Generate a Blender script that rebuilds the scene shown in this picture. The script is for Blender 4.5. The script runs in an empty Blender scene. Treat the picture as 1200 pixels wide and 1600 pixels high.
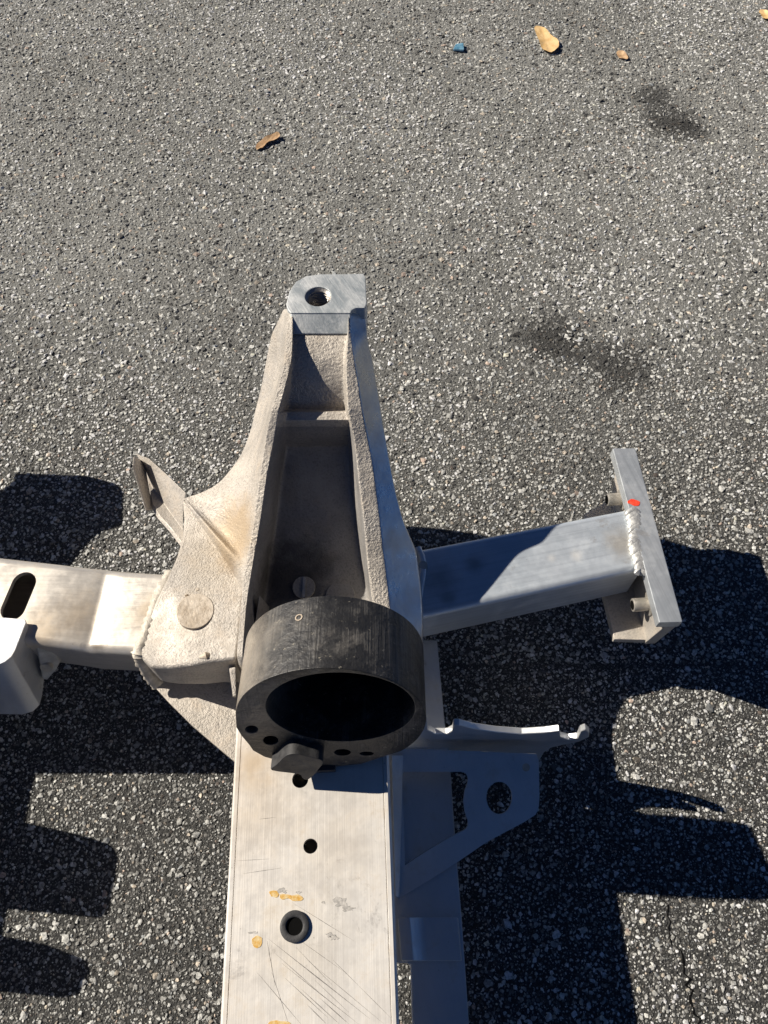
import bpy, bmesh, math, random
import numpy as np
from mathutils import Vector, Matrix
from math import sin, cos, tan, radians, pi

random.seed(7)
rng = np.random.default_rng(11)
scene = bpy.context.scene
COL = scene.collection

# ------------------------------------------------------------------ camera
CAM_H, PITCH, FPX = 0.75, radians(60.8), 1250.0
cam_d = bpy.data.cameras.new('camera')
cam_d.sensor_fit = 'HORIZONTAL'
cam_d.sensor_width = 36.0
cam_d.lens = 36.0 * FPX / 1200.0
cam_d.clip_start, cam_d.clip_end = 0.02, 500.0
cam = bpy.data.objects.new('camera', cam_d)
COL.objects.link(cam)
cam.location = (0, 0, CAM_H)
cam.rotation_euler = (pi / 2 - PITCH, 0, 0)
scene.camera = cam

# ------------------------------------------------------------------ sun, sky
SUN_K, SUN_A = 1.30, radians(17.35)            # shadow length per height, shadow heading
sun_dir = Vector((-cos(SUN_A) * SUN_K, sin(SUN_A) * SUN_K, 1.0)).normalized()
world = bpy.data.worlds.new('World')
scene.world = world
world.use_nodes = True
wn = world.node_tree.nodes
sky = wn.new('ShaderNodeTexSky')
sky.sky_type = 'NISHITA'
sky.sun_disc = False
sky.sun_elevation = math.asin(sun_dir.z)
sky.sun_rotation = math.atan2(sun_dir.x, sun_dir.y)
sky.air_density, sky.dust_density, sky.ozone_density = 0.45, 0.0, 9.0
sky.altitude = 2000.0
world.node_tree.links.new(sky.outputs[0], wn['Background'].inputs[0])
wn['Background'].inputs[1].default_value = 0.05
sl = bpy.data.lights.new('sun', 'SUN')
sl.energy, sl.angle, sl.color = 5.0, radians(0.5), (1.0, 0.92, 0.80)
so = bpy.data.objects.new('sun', sl)
COL.objects.link(so)
so.location = sun_dir * 5
so.rotation_euler = (-sun_dir).to_track_quat('-Z', 'Y').to_euler()
scene.view_settings.view_transform = 'Standard'
scene.view_settings.look = 'None'
scene.view_settings.gamma = 1.0
scene.view_settings.exposure = 0.45
scene.cycles.max_bounces = 8

# ------------------------------------------------------------------ survey helpers: photo point + real height -> place
def ray(px, py):
    u, v = (px - 600) / FPX, (py - 800) / FPX
    return Vector((u, cos(PITCH) - v * sin(PITCH), -sin(PITCH) - v * cos(PITCH)))
def U(px, py, z=0.0):
    d = ray(px, py)
    return Vector((0, 0, CAM_H)) + d * ((z - CAM_H) / d.z)
def UP(px, py, p0, n):
    d = ray(px, py); o = Vector((0, 0, CAM_H))
    return o + d * ((p0 - o).dot(n) / d.dot(n))
def interp(x, xs, ys): return float(np.interp(x, xs, ys))

# ------------------------------------------------------------------ materials
class NT:
    def __init__(s, name):
        s.m = bpy.data.materials.new(name); s.m.use_nodes = True
        s.t = s.m.node_tree; s.n = s.t.nodes; s.p = s.n['Principled BSDF']
        s.tc = s.n.new('ShaderNodeTexCoord')
    def L(s, a, b): s.t.links.new(a, b)
    def node(s, t, **k):
        o = s.n.new(t)
        for a, b in k.items(): setattr(o, a, b)
        return o
    def mapping(s, scale=(1, 1, 1), rot=(0, 0, 0), loc=(0, 0, 0)):
        m = s.node('ShaderNodeMapping', vector_type='TEXTURE'); m.inputs['Scale'].default_value = tuple(1 / k for k in scale)
        m.inputs['Rotation'].default_value = rot; m.inputs['Location'].default_value = loc
        s.L(s.tc.outputs['Object'], m.inputs[0]); return m.outputs[0]
    def noise(s, scale, detail=4, rough=.6, vec=None, dist=0.0):
        o = s.node('ShaderNodeTexNoise'); o.inputs['Scale'].default_value = scale
        o.inputs['Detail'].default_value = detail; o.inputs['Roughness'].default_value = rough
        o.inputs['Distortion'].default_value = dist
        s.L(vec if vec is not None else s.tc.outputs['Object'], o.inputs['Vector']); return o.outputs[0]
    def vor(s, scale, vec=None, feature='F1', out='Distance'):
        o = s.node('ShaderNodeTexVoronoi', feature=feature); o.inputs['Scale'].default_value = scale
        s.L(vec if vec is not None else s.tc.outputs['Object'], o.inputs['Vector']); return o.outputs[out]
    def ramp(s, f, a, b, lo=0.0, hi=1.0):
        o = s.node('ShaderNodeMapRange', interpolation_type='SMOOTHSTEP')
        o.inputs['From Min'].default_value, o.inputs['From Max'].default_value = a, b
        o.inputs['To Min'].default_value, o.inputs['To Max'].default_value = lo, hi
        s.L(f, o.inputs[0]); return o.outputs[0]
    def math(s, op, a, b=None):
        o = s.node('ShaderNodeMath', operation=op)
        for i, x in enumerate((a, b)):
            if x is None: continue
            if isinstance(x, (int, float)): o.inputs[i].default_value = x
            else: s.L(x, o.inputs[i])
        return o.outputs[0]
    def mix(s, f, a, b, blend='MIX'):
        o = s.node('ShaderNodeMix', data_type='RGBA', blend_type=blend)
        for sock, x in ((o.inputs[0], f), (o.inputs[6], a), (o.inputs[7], b)):
            if isinstance(x, (int, float)): sock.default_value = x
            elif isinstance(x, tuple): sock.default_value = (*x, 1) if len(x) == 3 else x
            else: s.L(x, sock)
        return o.outputs[2]
    def spot(s, pos, r0, r1):            # 1 inside radius r0 of a place on the thing, 0 beyond r1 (a stain)
        d = s.node('ShaderNodeVectorMath', operation='DISTANCE')
        s.L(s.tc.outputs['Object'], d.inputs[0]); d.inputs[1].default_value = tuple(pos)
        dd = s.math('ADD', d.outputs['Value'], s.math('MULTIPLY', s.math('SUBTRACT', s.noise(70, 5, .7), .5), r1 * .9))
        return s.ramp(dd, r0, r1, 1, 0)
    def bump(s, h, dist, strength=1.0, prev=None):
        b = s.node('ShaderNodeBump'); b.inputs['Strength'].default_value = strength
        b.inputs['Distance'].default_value = dist; s.L(h, b.inputs['Height'])
        if prev is not None: s.L(prev, b.inputs['Normal'])
        return b.outputs[0]
    def set(s, col=None, rough=None, metal=None, normal=None, spec=None):
        for k, x in (('Base Color', col), ('Roughness', rough), ('Metallic', metal), ('Normal', normal), ('Specular IOR Level', spec)):
            if x is None: continue
            i = s.p.inputs[k]
            if isinstance(x, (int, float)): i.default_value = x
            elif isinstance(x, tuple): i.default_value = (*x, 1)
            else: s.L(x, i)
        return s.m

ORG = Vector((-0.05, 0.2, 0.0))            # base of the subframe

def mat_cast(name='cast_aluminium', pits=1.0, tone=1.0, dirt=()):
    t = NT(name)
    big = t.noise(14, 5, .65); mid = t.noise(60, 5, .6); fine = t.noise(520, 3, .6); tiny = t.noise(1100, 2, .5)
    c = t.mix(t.ramp(big, .35, .7), (.42, .385, .34), (.57, .52, .455))
    c = t.mix(t.ramp(mid, .5, .75, 0, .45), c, (.56, .47, .37))
    c = t.mix(t.ramp(t.noise(33, 6, .7), .57, .72, 0, .5), c, (.33, .31, .29))
    c = t.mix(t.ramp(t.vor(130), .05, .0, 0, .7), c, (.09, .07, .06))
    c = t.mix(t.ramp(fine, .34, .52, .42, 0), c, (.22, .205, .185))
    if tone != 1.0: c = t.mix(1.0, c, (tone * .93, tone * .97, tone * 1.05), 'MULTIPLY')
    for pos, r0, r1, col, k in dirt:
        m = t.spot(Vector(pos) - ORG, r0, r1)
        c = t.mix(t.math('MULTIPLY', m, k), c, col)
    h = t.math('MULTIPLY', t.math('ADD', fine, t.math('MULTIPLY', tiny, .4)), t.ramp(t.noise(19, 4, .6), .36, .62, .35, 1.15))
    c = t.mix(t.ramp(t.noise(8, 6, .7, None, .8), .55, .68, 0, .45), c, (.40, .385, .37))
    return t.set(c, t.ramp(mid, .3, .7, .48, .7), t.ramp(big, .3, .7, .35, .2), t.bump(h, .0015 * pits, .9))

def mat_extr(name, base, base2, metal, rough, dirt=.4, ang=0.0, streak=1.0, warm=(.50, .42, .32), spots=()):
    t = NT(name)
    st = t.mapping((900, 9, 900), (0, 0, ang)); s1 = t.noise(1.0, 3, .6, st)
    st2 = t.mapping((260, 4, 260), (0, 0, ang), (3, 1, 2)); s2 = t.noise(1.0, 4, .7, st2)
    big = t.noise(9, 5, .65); mid = t.noise(48, 6, .7)
    c = t.mix(t.ramp(big, .3, .7), base, base2)
    c = t.mix(t.math('MULTIPLY', t.ramp(s2, .42, .66, 0, .35), streak), c, tuple(x * .72 for x in base))
    c = t.mix(t.ramp(mid, .52, .74, 0, dirt), c, warm)
    c = t.mix(t.ramp(t.vor(95), .045, .01, 0, .75), c, (.10, .085, .07))
    sm = t.noise(21, 6, .75, None, .6)
    c = t.mix(t.ramp(sm, .60, .70, 0, .55), c, (.36, .34, .32))
    for pos, r0, r1, col, k in spots: c = t.mix(t.math('MULTIPLY', t.spot(Vector(pos) - ORG, r0, r1), k), c, col)
    r = t.math('ADD', t.ramp(mid, .3, .75, rough - .07, rough + .16), t.math('MULTIPLY', t.math('SUBTRACT', s1, .5), .2))
    m = t.math('MULTIPLY', t.ramp(mid, .45, .75, 1.0, .86), metal)
    h = t.math('ADD', s1, t.math('MULTIPLY', t.noise(300, 4, .6), .5))
    return t.set(c, r, m, t.bump(h, .00012, .6, t.bump(t.noise(30, 3), .0012, .5)))

def mat_simple(name, c1, c2, metal, rough, scale=60, bump=.0003, bs=500):
    t = NT(name)
    c = t.mix(t.ramp(t.noise(scale, 5, .65), .35, .68), c1, c2)
    return t.set(c, t.ramp(t.noise(scale * 2, 4), .3, .7, rough - .08, rough + .12), metal, t.bump(t.noise(bs, 4), bump, .7))

def mat_rubber():
    t = NT('worn_black_rubber')
    st = t.mapping((25, 60, 40), (0, 0, .5)); d = t.noise(1, 6, .72, st)
    big = t.noise(22, 5, .7)
    c = t.mix(t.ramp(big, .3, .7), (.012, .012, .013), (.035, .034, .033))
    c = t.mix(t.ramp(d, .50, .74, 0, .6), c, (.19, .175, .155))
    c = t.mix(t.ramp(t.noise(240, 4, .7), .62, .74, 0, .7), c, (.42, .38, .30))
    c = t.mix(t.math('MULTIPLY', t.spot(Vector((-.100, .165, .235)) - ORG, .0, .060), .85), c, (.30, .26, .21))
    hat = t.noise(1, 2, .5, t.mapping((720, 18, 18)))
    hm = t.math('MULTIPLY', hat, t.ramp(big, .42, .6))
    c = t.mix(t.math('MULTIPLY', t.ramp(hm, .35, .6), .35), c, (.16, .15, .135))
    return t.set(c, t.ramp(big, .3, .7, .36, .60), 0.0, t.bump(t.math('ADD', t.math('ADD', t.noise(260, 4, .6), t.math('MULTIPLY', d, .7)), hm), .0007, .8))

def attr_mat(name, fac_rough=.75):
    t = NT(name)
    a = t.node('ShaderNodeAttribute', attribute_name='Col')
    n = t.noise(420, 4, .65); n2 = t.noise(1500, 2, .6)
    c = t.mix(t.ramp(n, .38, .66, 0, .55), a.outputs['Color'], (.055, .052, .05))
    c = t.mix(t.ramp(n2, .55, .75, 0, .25), c, (.5, .48, .45))
    return t.set(c, t.ramp(n, .3, .7, fac_rough - .15, fac_rough + .1), 0.0, t.bump(t.math('ADD', n, t.math('MULTIPLY', n2, .5)), .0009, .8), .45)

STAINS = [(U(1048, 190), .052, .86), (U(1022, 150), .034, .8), (U(1085, 205), .03, .7), (U(868, 530), .052, .82), (U(965, 575), .054, .78),
          (U(655, 422), .06, .25), (U(240, 110), .16, .15), (U(560, 410), .07, .2), (U(400, 350), .1, .12)]

def mat_ground():
    t = NT('asphalt_binder')
    v = t.vor(520, out='Color'); vd = t.vor(520); v2 = t.vor(250, out='Color'); v2d = t.vor(250)
    sep = t.node('ShaderNodeSeparateColor'); t.L(v, sep.inputs[0])
    sep2 = t.node('ShaderNodeSeparateColor'); t.L(v2, sep2.inputs[0])
    k = t.math('MULTIPLY', t.ramp(sep.outputs[0], .35, 1, 0, .75), t.ramp(vd, .5, .28))
    k2 = t.math('MULTIPLY', t.ramp(sep2.outputs[0], .5, 1, 0, .8), t.ramp(v2d, .48, .3))
    c = t.mix(k, (.032, .032, .031), (.24, .235, .22))
    c = t.mix(k2, c, (.26, .25, .235))
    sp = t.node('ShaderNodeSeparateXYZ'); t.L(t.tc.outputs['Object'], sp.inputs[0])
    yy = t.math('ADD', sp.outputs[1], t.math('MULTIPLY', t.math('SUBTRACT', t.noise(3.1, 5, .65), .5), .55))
    far_pale = t.ramp(yy, .18, .95, .04, .88)  # paler with distance: oblique, flatter-lit look put into the binder colour
    c = t.mix(far_pale, c, t.mix(t.ramp(t.noise(4.5, 5, .65), .35, .68), (.20, .201, .188), (.265, .266, .25)))
    for q, r, dk in STAINS[:5]:
        c = t.mix(t.math('MULTIPLY', t.spot(q, r * .4, r * 1.2), dk * .9), c, (.018, .017, .016))
    h = t.math('SUBTRACT', 1.0, t.math('MINIMUM', vd, t.math('MULTIPLY', v2d, 1.0)))
    return t.set(c, .75, 0.0, t.bump(t.math('ADD', h, t.noise(900, 3)), .0016, .9), .4)

WP = lambda *q: U(*q)
M = {}
M['cast'] = mat_cast(dirt=[
    (U(368, 868, 0.160), .004, .022, (.16, .085, .03), .95),
    (U(372, 830, 0.170), .01, .04, (.42, .30, .17), .75),
    (U(350, 860, 0.155), .01, .05, (.50, .42, .31), .45),
    (U(322, 800, 0.170), .0, .012, (.20, .20, .21), .7),
    (U(310, 795, 0.160), .0, .010, (.22, .22, .23), .6)])
M['pocket'] = mat_cast('dark_cast_aluminium', .35, tone=.70, dirt=[  # cast colours again, toned darker and slightly bluer
    (U(450, 905, 0.130), .01, .05, (.045, .042, .042), .9),
    (U(490, 870, 0.140), .0, .03, (.06, .058, .058), .5)])
M['rail'] = mat_extr('extruded_aluminium_rail', (.70, .655, .595), (.81, .78, .73), .32, .44, .55, .0357, .45, spots=[(U(395, 1195, .158), .0, .026, (.48, .36, .23), .7), (U(400, 1260, .158), .0, .05, (.58, .49, .38), .5), (U(520, 1330, .158), .0, .04, (.56, .48, .38), .4), (U(470, 1480, .158), .0, .05, (.60, .53, .42), .35)])
M['beam'] = mat_extr('sheet_aluminium_beam', (.56, .52, .46), (.66, .62, .56), .40, .40, .65, pi / 2, spots=[(U(118, 960, .135), .0, .035, (.40, .31, .21), .6), (U(232, 955, .135), .0, .022, (.46, .36, .24), .7), (U(60, 985, .135), .0, .03, (.50, .38, .24), .5), (U(150, 1005, .135), .0, .012, (.20, .15, .10), .7)])
M['beam2'] = mat_extr('bare_aluminium_beam', (.53, .585, .64), (.69, .735, .78), .48, .42, .2, pi / 2 + .22, 1.0, (.62, .60, .57), spots=[(U(972, 850, .123), .004, .022, (.45, .41, .35), .7), (U(690, 905, .123), .0, .022, (.16, .16, .17), .5), (U(742, 880, .123), .0, .014, (.18, .18, .19), .6), (U(700, 935, .123), .0, .010, (.2, .2, .2), .5), (U(900, 868, .123), .0, .008, (.82, .82, .80), .8), (U(862, 872, .123), .0, .006, (.82, .82, .80), .7)])
M['bar'] = mat_extr('machined_aluminium_bar', (.52, .56, .59), (.68, .70, .72), .62, .42, .15, .28)
def mat_pad():
    t = NT('machined_pad_face')
    sw = t.noise(46, 7, .75, t.mapping((1.0, .6, 1.0), (0, 0, .6)), .45); fine = t.noise(1, 4, .7, t.mapping((500, 40, 500), (0, 0, .5)))
    c = t.mix(t.ramp(sw, .36, .66), (.36, .40, .42), (.62, .635, .635))
    c = t.mix(t.ramp(fine, .5, .72, 0, .5), c, (.72, .72, .70))
    c = t.mix(t.ramp(t.noise(180, 4, .7), .62, .72, 0, .5), c, (.24, .25, .26))
    return t.set(c, t.ramp(sw, .3, .7, .40, .60), .4, t.bump(t.math('ADD', sw, fine), .0005, .6))
M['pad'] = mat_pad()
M['plug'] = mat_cast('dark_cast_plug', .3, tone=.72)  # cast colours toned down for the plugs
M['sheet'] = mat_extr('pressed_aluminium_sheet', (.60, .62, .63), (.72, .725, .73), .58, .42, .35, .3, .25)
M['flank'] = mat_extr('smooth_cast_flank', (.42, .44, .46), (.56, .57, .58), .88, .32, .2, .3, .2)
M['weld'] = mat_simple('weld_bead', (.40, .40, .395), (.60, .60, .58), .5, .45, 90, .0008, 300)
M['dirtyweld'] = mat_simple('dusty_weld', (.42, .38, .32), (.66, .61, .53), .25, .6, 90, .0010, 260)
M['rivet'] = mat_simple('dusty_plug', (.40, .33, .25), (.62, .55, .46), .25, .6, 95, .0010, 260)
M['rubber'] = mat_rubber()
M['grom'] = mat_simple('grey_black_rubber', (.022, .022, .024), (.05, .05, .052), 0, .6, 90)
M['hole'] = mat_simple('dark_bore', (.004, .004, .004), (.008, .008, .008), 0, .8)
M['hole'].node_tree.nodes['Principled BSDF'].inputs['Specular IOR Level'].default_value = 0.05
M['steel'] = mat_simple('thread_steel', (.28, .26, .24), (.42, .40, .37), .85, .35, 120)
M['stud'] = mat_simple('zinc_stud', (.40, .38, .34), (.55, .52, .47), .6, .45, 120)
M['foot'] = mat_cast('white_cast_foot', .4)
M['red'] = mat_simple('red_paint_dab', (.75, .05, .02), (.85, .10, .05), 0, .5, 300)
M['yellow'] = mat_simple('yellow_paint_dab', (.60, .33, .05), (.70, .56, .30), 0, .5, 260)
M['greymark'] = mat_simple('grey_smudge', (.38, .365, .34), (.56, .53, .49), .25, .6, 300)
M['scratch'] = mat_simple('scratch_groove', (.20, .19, .18), (.36, .34, .32), .6, .5, 300)
M['leaf'] = mat_simple('dry_leaf', (.58, .37, .15), (.72, .50, .25), 0, .6, 90)
M['leafdark'] = mat_simple('brown_leaf', (.34, .20, .10), (.54, .37, .21), 0, .65, 200)
M['blue'] = mat_simple('blue_plastic', (.06, .19, .30), (.22, .40, .52), 0, .35, 100)
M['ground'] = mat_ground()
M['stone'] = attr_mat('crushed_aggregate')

# ------------------------------------------------------------------ mesh helpers
def link_mesh(name, me, mat, parent=None, wn_mod=False):
    me.materials.append(mat)
    o = bpy.data.objects.new(name, me); COL.objects.link(o)
    if parent is not None: o.parent = parent
    if wn_mod:
        w = o.modifiers.new('normals', 'WEIGHTED_NORMAL'); w.keep_sharp = True
    return o

def finish(name, bm, mat, parent=None, bevel=0.0, seg=3, ang=38, org=None, flat=False):
    bmesh.ops.remove_doubles(bm, verts=bm.verts, dist=1e-6)
    bmesh.ops.recalc_face_normals(bm, faces=bm.faces)
    if bevel > 0:
        es = [e for e in bm.edges if len(e.link_faces) == 2 and e.calc_face_angle(0) > radians(28)]
        bmesh.ops.bevel(bm, geom=es, offset=bevel, segments=seg, profile=.5, affect='EDGES', clamp_overlap=True)
    o = org if org is not None else ORG
    bmesh.ops.translate(bm, verts=bm.verts, vec=-o)
    me = bpy.data.meshes.new(name); bm.to_mesh(me); bm.free()
    if not flat:
        me.shade_smooth(); me.set_sharp_from_angle(angle=radians(ang))
    return link_mesh(name, me, mat, parent, not flat)

def add_prism(bm, outer, off, holes=()):
    """solid between a flat outline (with holes) and the same outline moved by off"""
    loops = [list(map(Vector, outer))] + [list(map(Vector, h)) for h in holes]
    off = Vector(off)
    tops, bots = [], []
    for lp in loops:
        tops.append([bm.verts.new(p) for p in lp]); bots.append([bm.verts.new(p + off) for p in lp])
    for tv, bv in zip(tops, bots):
        n = len(tv)
        for i in range(n):
            j = (i + 1) % n
            bm.faces.new((tv[i], tv[j], bv[j], bv[i]))
    if len(loops) == 1:
        bm.faces.new(tops[0]); bm.faces.new(bots[0][::-1])
    else:
        for group in (tops, bots):
            es = []
            for lp in group:
                for i in range(len(lp)): es.append(bm.edges.get((lp[i], lp[(i + 1) % len(lp)])))
            bmesh.ops.triangle_fill(bm, edges=es, use_beauty=True)

def add_loft(bm, loops, cap=True):
    vs = [[bm.verts.new(Vector(p)) for p in lp] for lp in loops]
    n = len(vs[0])
    for a, b in zip(vs, vs[1:]):
        for i in range(n):
            j = (i + 1) % n
            bm.faces.new((a[i], a[j], b[j], b[i]))
    if cap: bm.faces.new(vs[0][::-1]); bm.faces.new(vs[-1])
    return vs

def frame_of(axis):
    a = Vector(axis).normalized()
    x = a.orthogonal().normalized(); return x, a.cross(x), a

def add_cyl(bm, c, axis, r, h, n=24, r2=None, x0=None):
    x, y, a = frame_of(axis)
    r2 = r if r2 is None else r2
    c = Vector(c)
    l0 = [c + (x * cos(2 * pi * i / n) + y * sin(2 * pi * i / n)) * r for i in range(n)]
    l1 = [c + a * h + (x * cos(2 * pi * i / n) + y * sin(2 * pi * i / n)) * r2 for i in range(n)]
    add_loft(bm, [l0, l1])

def lathe(bm, c, axis, prof, n=40):
    """closed profile of (radius, height) turned about an axis"""
    x, y, a = frame_of(axis); c = Vector(c)
    rings = [[bm.verts.new(c + a * h + (x * cos(2 * pi * i / n) + y * sin(2 * pi * i / n)) * r) for i in range(n)] for r, h in prof]
    m = len(rings)
    for k in range(m):
        A, B = rings[k], rings[(k + 1) % m]
        for i in range(n):
            j = (i + 1) % n
            bm.faces.new((A[i], A[j], B[j], B[i]))

def add_tube(bm, pts, rad, n=12, flat=1.0, wob=0.0):
    pts = [Vector(p) for p in pts]; loops = []
    for k, p in enumerate(pts):
        d = (pts[min(k + 1, len(pts) - 1)] - pts[max(k - 1, 0)]).normalized()
        s = d.cross(Vector((0, 0, 1))).normalized(); u = s.cross(d)
        r = rad[k] if isinstance(rad, (list, tuple)) else rad
        loops.append([p + (s * cos(2 * pi * i / n) + u * sin(2 * pi * i / n) * flat) * r * (1 + random.uniform(-wob, wob)) for i in range(n)])
    add_loft(bm, loops)

def boolean_cut(o, cutters):
    """cut real openings, then drop the cutters"""
    tmp = []
    for bm in cutters:
        bmesh.ops.recalc_face_normals(bm, faces=bm.faces)
        me = bpy.data.meshes.new('cut'); bm.to_mesh(me); bm.free()
        c = bpy.data.objects.new('cut', me); COL.objects.link(c); tmp.append(c)
        c.location = -ORG + ORG
        m = o.modifiers.new('cut', 'BOOLEAN'); m.operation = 'DIFFERENCE'; m.solver = 'EXACT'; m.object = c
    keep = [m for m in o.modifiers if m.type == 'WEIGHTED_NORMAL']
    for m in keep: o.modifiers.remove(m)
    dg = bpy.context.evaluated_depsgraph_get(); dg.update()
    me = bpy.data.meshes.new_from_object(o.evaluated_get(dg))
    o.modifiers.clear(); old = o.data; o.data = me; bpy.data.meshes.remove(old)
    for c in tmp:
        d = c.data; bpy.data.objects.remove(c); bpy.data.meshes.remove(d)
    me.shade_smooth(); me.set_sharp_from_angle(angle=radians(38))
    w = o.modifiers.new('normals', 'WEIGHTED_NORMAL'); w.keep_sharp = True

def catmull(pts, k=4, closed=False):
    P = [Vector(p) for p in pts]; n = len(P); out = []
    for i in range(n if closed else n - 1):
        if closed: a, b, c, d = P[(i - 1) % n], P[i], P[(i + 1) % n], P[(i + 2) % n]
        else: a, b, c, d = P[max(i - 1, 0)], P[i], P[i + 1], P[min(i + 2, n - 1)]
        for j in range(k):
            t = j / k
            out.append(.5 * ((2 * b) + (c - a) * t + (2 * a - 5 * b + 4 * c - d) * t * t + (3 * b - a - 3 * c + d) * t ** 3))
    if not closed: out.append(P[-1])
    return out

def tag(o, label=None, cat=None, kind=None, group=None):
    for k, v in (('label', label), ('category', cat), ('kind', kind), ('group', group)):
        if v: o[k] = v
    return o

# ------------------------------------------------------------------ ground
gm = bpy.data.meshes.new('asphalt_ground')
S = 60
gm.from_pydata([(-S, -S, 0), (S, -S, 0), (S, S, 0), (-S, S, 0)], [], [(0, 1, 2, 3)])
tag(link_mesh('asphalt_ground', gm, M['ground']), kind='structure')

CRACK = [U(x + 5.5 * sin(x * 7.3 + y * 1.9), y) for x, y in [(float(np.interp(y_, [1385, 1420, 1455, 1480, 1515, 1550, 1580, 1605, 1660], [1030, 1042, 1048, 1056, 1070, 1079, 1088, 1092, 1100])), y_) for y_ in range(1386, 1660, 9)]]

def stones():
    def base_shape(kind):
        bm = bmesh.new()
        if kind: bmesh.ops.create_icosphere(bm, subdivisions=1, radius=1.0)
        else:
            v = [bm.verts.new(p) for p in ((1, 0, 0), (0, 1, 0), (-1, 0, 0), (0, -1, 0), (0, 0, 1), (0, 0, -1))]
            for i in range(4):
                j = (i + 1) % 4
                bm.faces.new((v[i], v[j], v[4])); bm.faces.new((v[j], v[i], v[5]))
        bm.verts.index_update()
        bv = np.array([v.co[:] for v in bm.verts]); bf = np.array([[v.index for v in f.verts] for f in bm.faces]); bm.free()
        pr = []
        for _ in range(32):
            q = bv * rng.uniform(.66, 1.25, (len(bv), 1)) + rng.normal(0, .12, bv.shape)
            if not kind: q[:, 2] *= .8; q[4, :2] += rng.uniform(-.5, .5, 2)
            pr.append(q)
        return np.array(pr), bf
    def field(x0, x1, y0, y1, cell, lo, hi):
        nx, ny = int((x1 - x0) / cell), int((y1 - y0) / cell)
        gx, gy = np.meshgrid(np.arange(nx), np.arange(ny))
        x = x0 + (gx + .5 + (gy % 2) * .5 + rng.uniform(-.48, .48, gx.shape)) * cell
        y = y0 + (gy + .5 + rng.uniform(-.48, .48, gx.shape)) * cell
        s = cell * (lo + (hi - lo) * rng.beta(1.1, 2.8, gx.shape))
        return np.stack([x.ravel(), y.ravel(), s.ravel()], 1)
    def scatter(n, y0, y1, a, b, e):
        return np.stack([rng.uniform(-.85, .85, n), rng.uniform(y0, y1, n), a + b * rng.beta(1.0, e, n)], 1)
    sets = [(1, np.concatenate([field(-.6, .6, -.10, .25, .0034, .17, .88), field(-.72, .72, .25, .60, .0038, .22, 1.0),
                                scatter(5200, -.10, 1.5, .0022, .0040, 4.0)])),
            (0, np.concatenate([field(-.85, .85, .60, 1.56, .0049, .28, 1.15), field(-.6, .6, -.10, .62, .0026, .10, .40)]))]
    CO, FF, CC, base, nf = [], [], [], 0, 0
    for kind, A in sets:
        protos, bf = base_shape(kind)
        nv = protos.shape[1]
        x, y, s = A.T
        keep = np.abs(x) < .40 + .30 * np.clip(y, 0, 2)
        d = np.full(len(x), 9.0)
        for a, b in zip(CRACK, CRACK[1:]):
            ax, ay, bx, by = a.x, a.y, b.x, b.y
            t = np.clip(((x - ax) * (bx - ax) + (y - ay) * (by - ay)) / ((bx - ax) ** 2 + (by - ay) ** 2), 0, 1)
            d = np.minimum(d, np.hypot(x - ax - t * (bx - ax), y - ay - t * (by - ay)))
        keep &= d > s * .8 + .0002
        x, y, s = x[keep], y[keep], s[keep]; N = len(x)
        asp = rng.uniform(.42, 1.0, N); th = rng.uniform(0, 2 * pi, N)
        hz = s * rng.uniform(.35, .65, N)
        top = np.minimum(.0004 + s * rng.uniform(.10, .42, N), .0024)
        V = protos[rng.integers(0, 32, N)].copy()
        V[:, :, 0] *= s[:, None]; V[:, :, 1] *= (s * asp)[:, None]; V[:, :, 2] *= hz[:, None]
        tilt = rng.normal(0, .16, (N, 2))
        V[:, :, 2] += V[:, :, 0] * tilt[:, :1] + V[:, :, 1] * tilt[:, 1:]
        zc = top - hz * .55
        c, sn = np.cos(th)[:, None], np.sin(th)[:, None]
        X = V[:, :, 0] * c - V[:, :, 1] * sn + x[:, None]; Y = V[:, :, 0] * sn + V[:, :, 1] * c + y[:, None]
        Z = V[:, :, 2] + zc[:, None]
        lim = top[:, None] * 1.05
        Z = np.where(Z > lim, lim + (Z - lim) * .25, Z)
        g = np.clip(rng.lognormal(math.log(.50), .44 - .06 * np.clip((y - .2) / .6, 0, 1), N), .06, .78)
        g = np.where(rng.random(N) < .14, rng.uniform(.04, .10, N), g)
        tint = np.ones((N, 3)) * np.array([1.0, 1.0, .945])
        pk = rng.random(N)
        tint[pk < .022] = (1.24, .97, .80); tint[(pk > .05) & (pk < .11)] = (1.14, 1.0, .82); tint[pk > .93] = (.96, 1.0, 1.0)
        k = np.ones(N)
        for q, r, dk in STAINS:
            wx = .35 * r * np.sin(y * 61 + x * 23) + .25 * r * np.sin(x * 97 - y * 41)
            rr = np.hypot(x - q.x + wx, (y - q.y) * 1.2 + wx * .6) / r + rng.normal(0, .14, N)
            k *= 1 - dk * np.clip(1.5 - rr * 1.3, 0, 1)
        k *= (1 + .06 * np.clip((y - .15) / .5, 0, 1)) * (1 + .13 * np.sin(x * 3.1 + y * 4.7 + 2 * np.sin(x * 2.3)) * np.sin(y * 3.9 - x * 1.7 + .5))  # far stones lightened in their colour too, to go with the binder
        k *= 1 + .14 * np.sin(x * 7.1 + 1.3 * np.sin(y * 5)) * np.cos(y * 6.3 + .7) + .08 * np.sin(x * 19 + y * 13)
        C = np.clip(g[:, None] * tint * k[:, None], .008, .75)
        CO.append(np.stack([X, Y, Z], 2).reshape(-1, 3)); FF.append((bf[None] + (base + np.arange(N) * nv)[:, None, None]).reshape(-1, 3))
        CC.append(np.concatenate([np.repeat(C, nv, 0), np.ones((N * nv, 1))], 1)); base += N * nv
    co, F, cc = np.concatenate(CO).astype(np.float32), np.concatenate(FF).astype(np.int32), np.concatenate(CC).astype(np.float32)
    nf = len(F)
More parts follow.
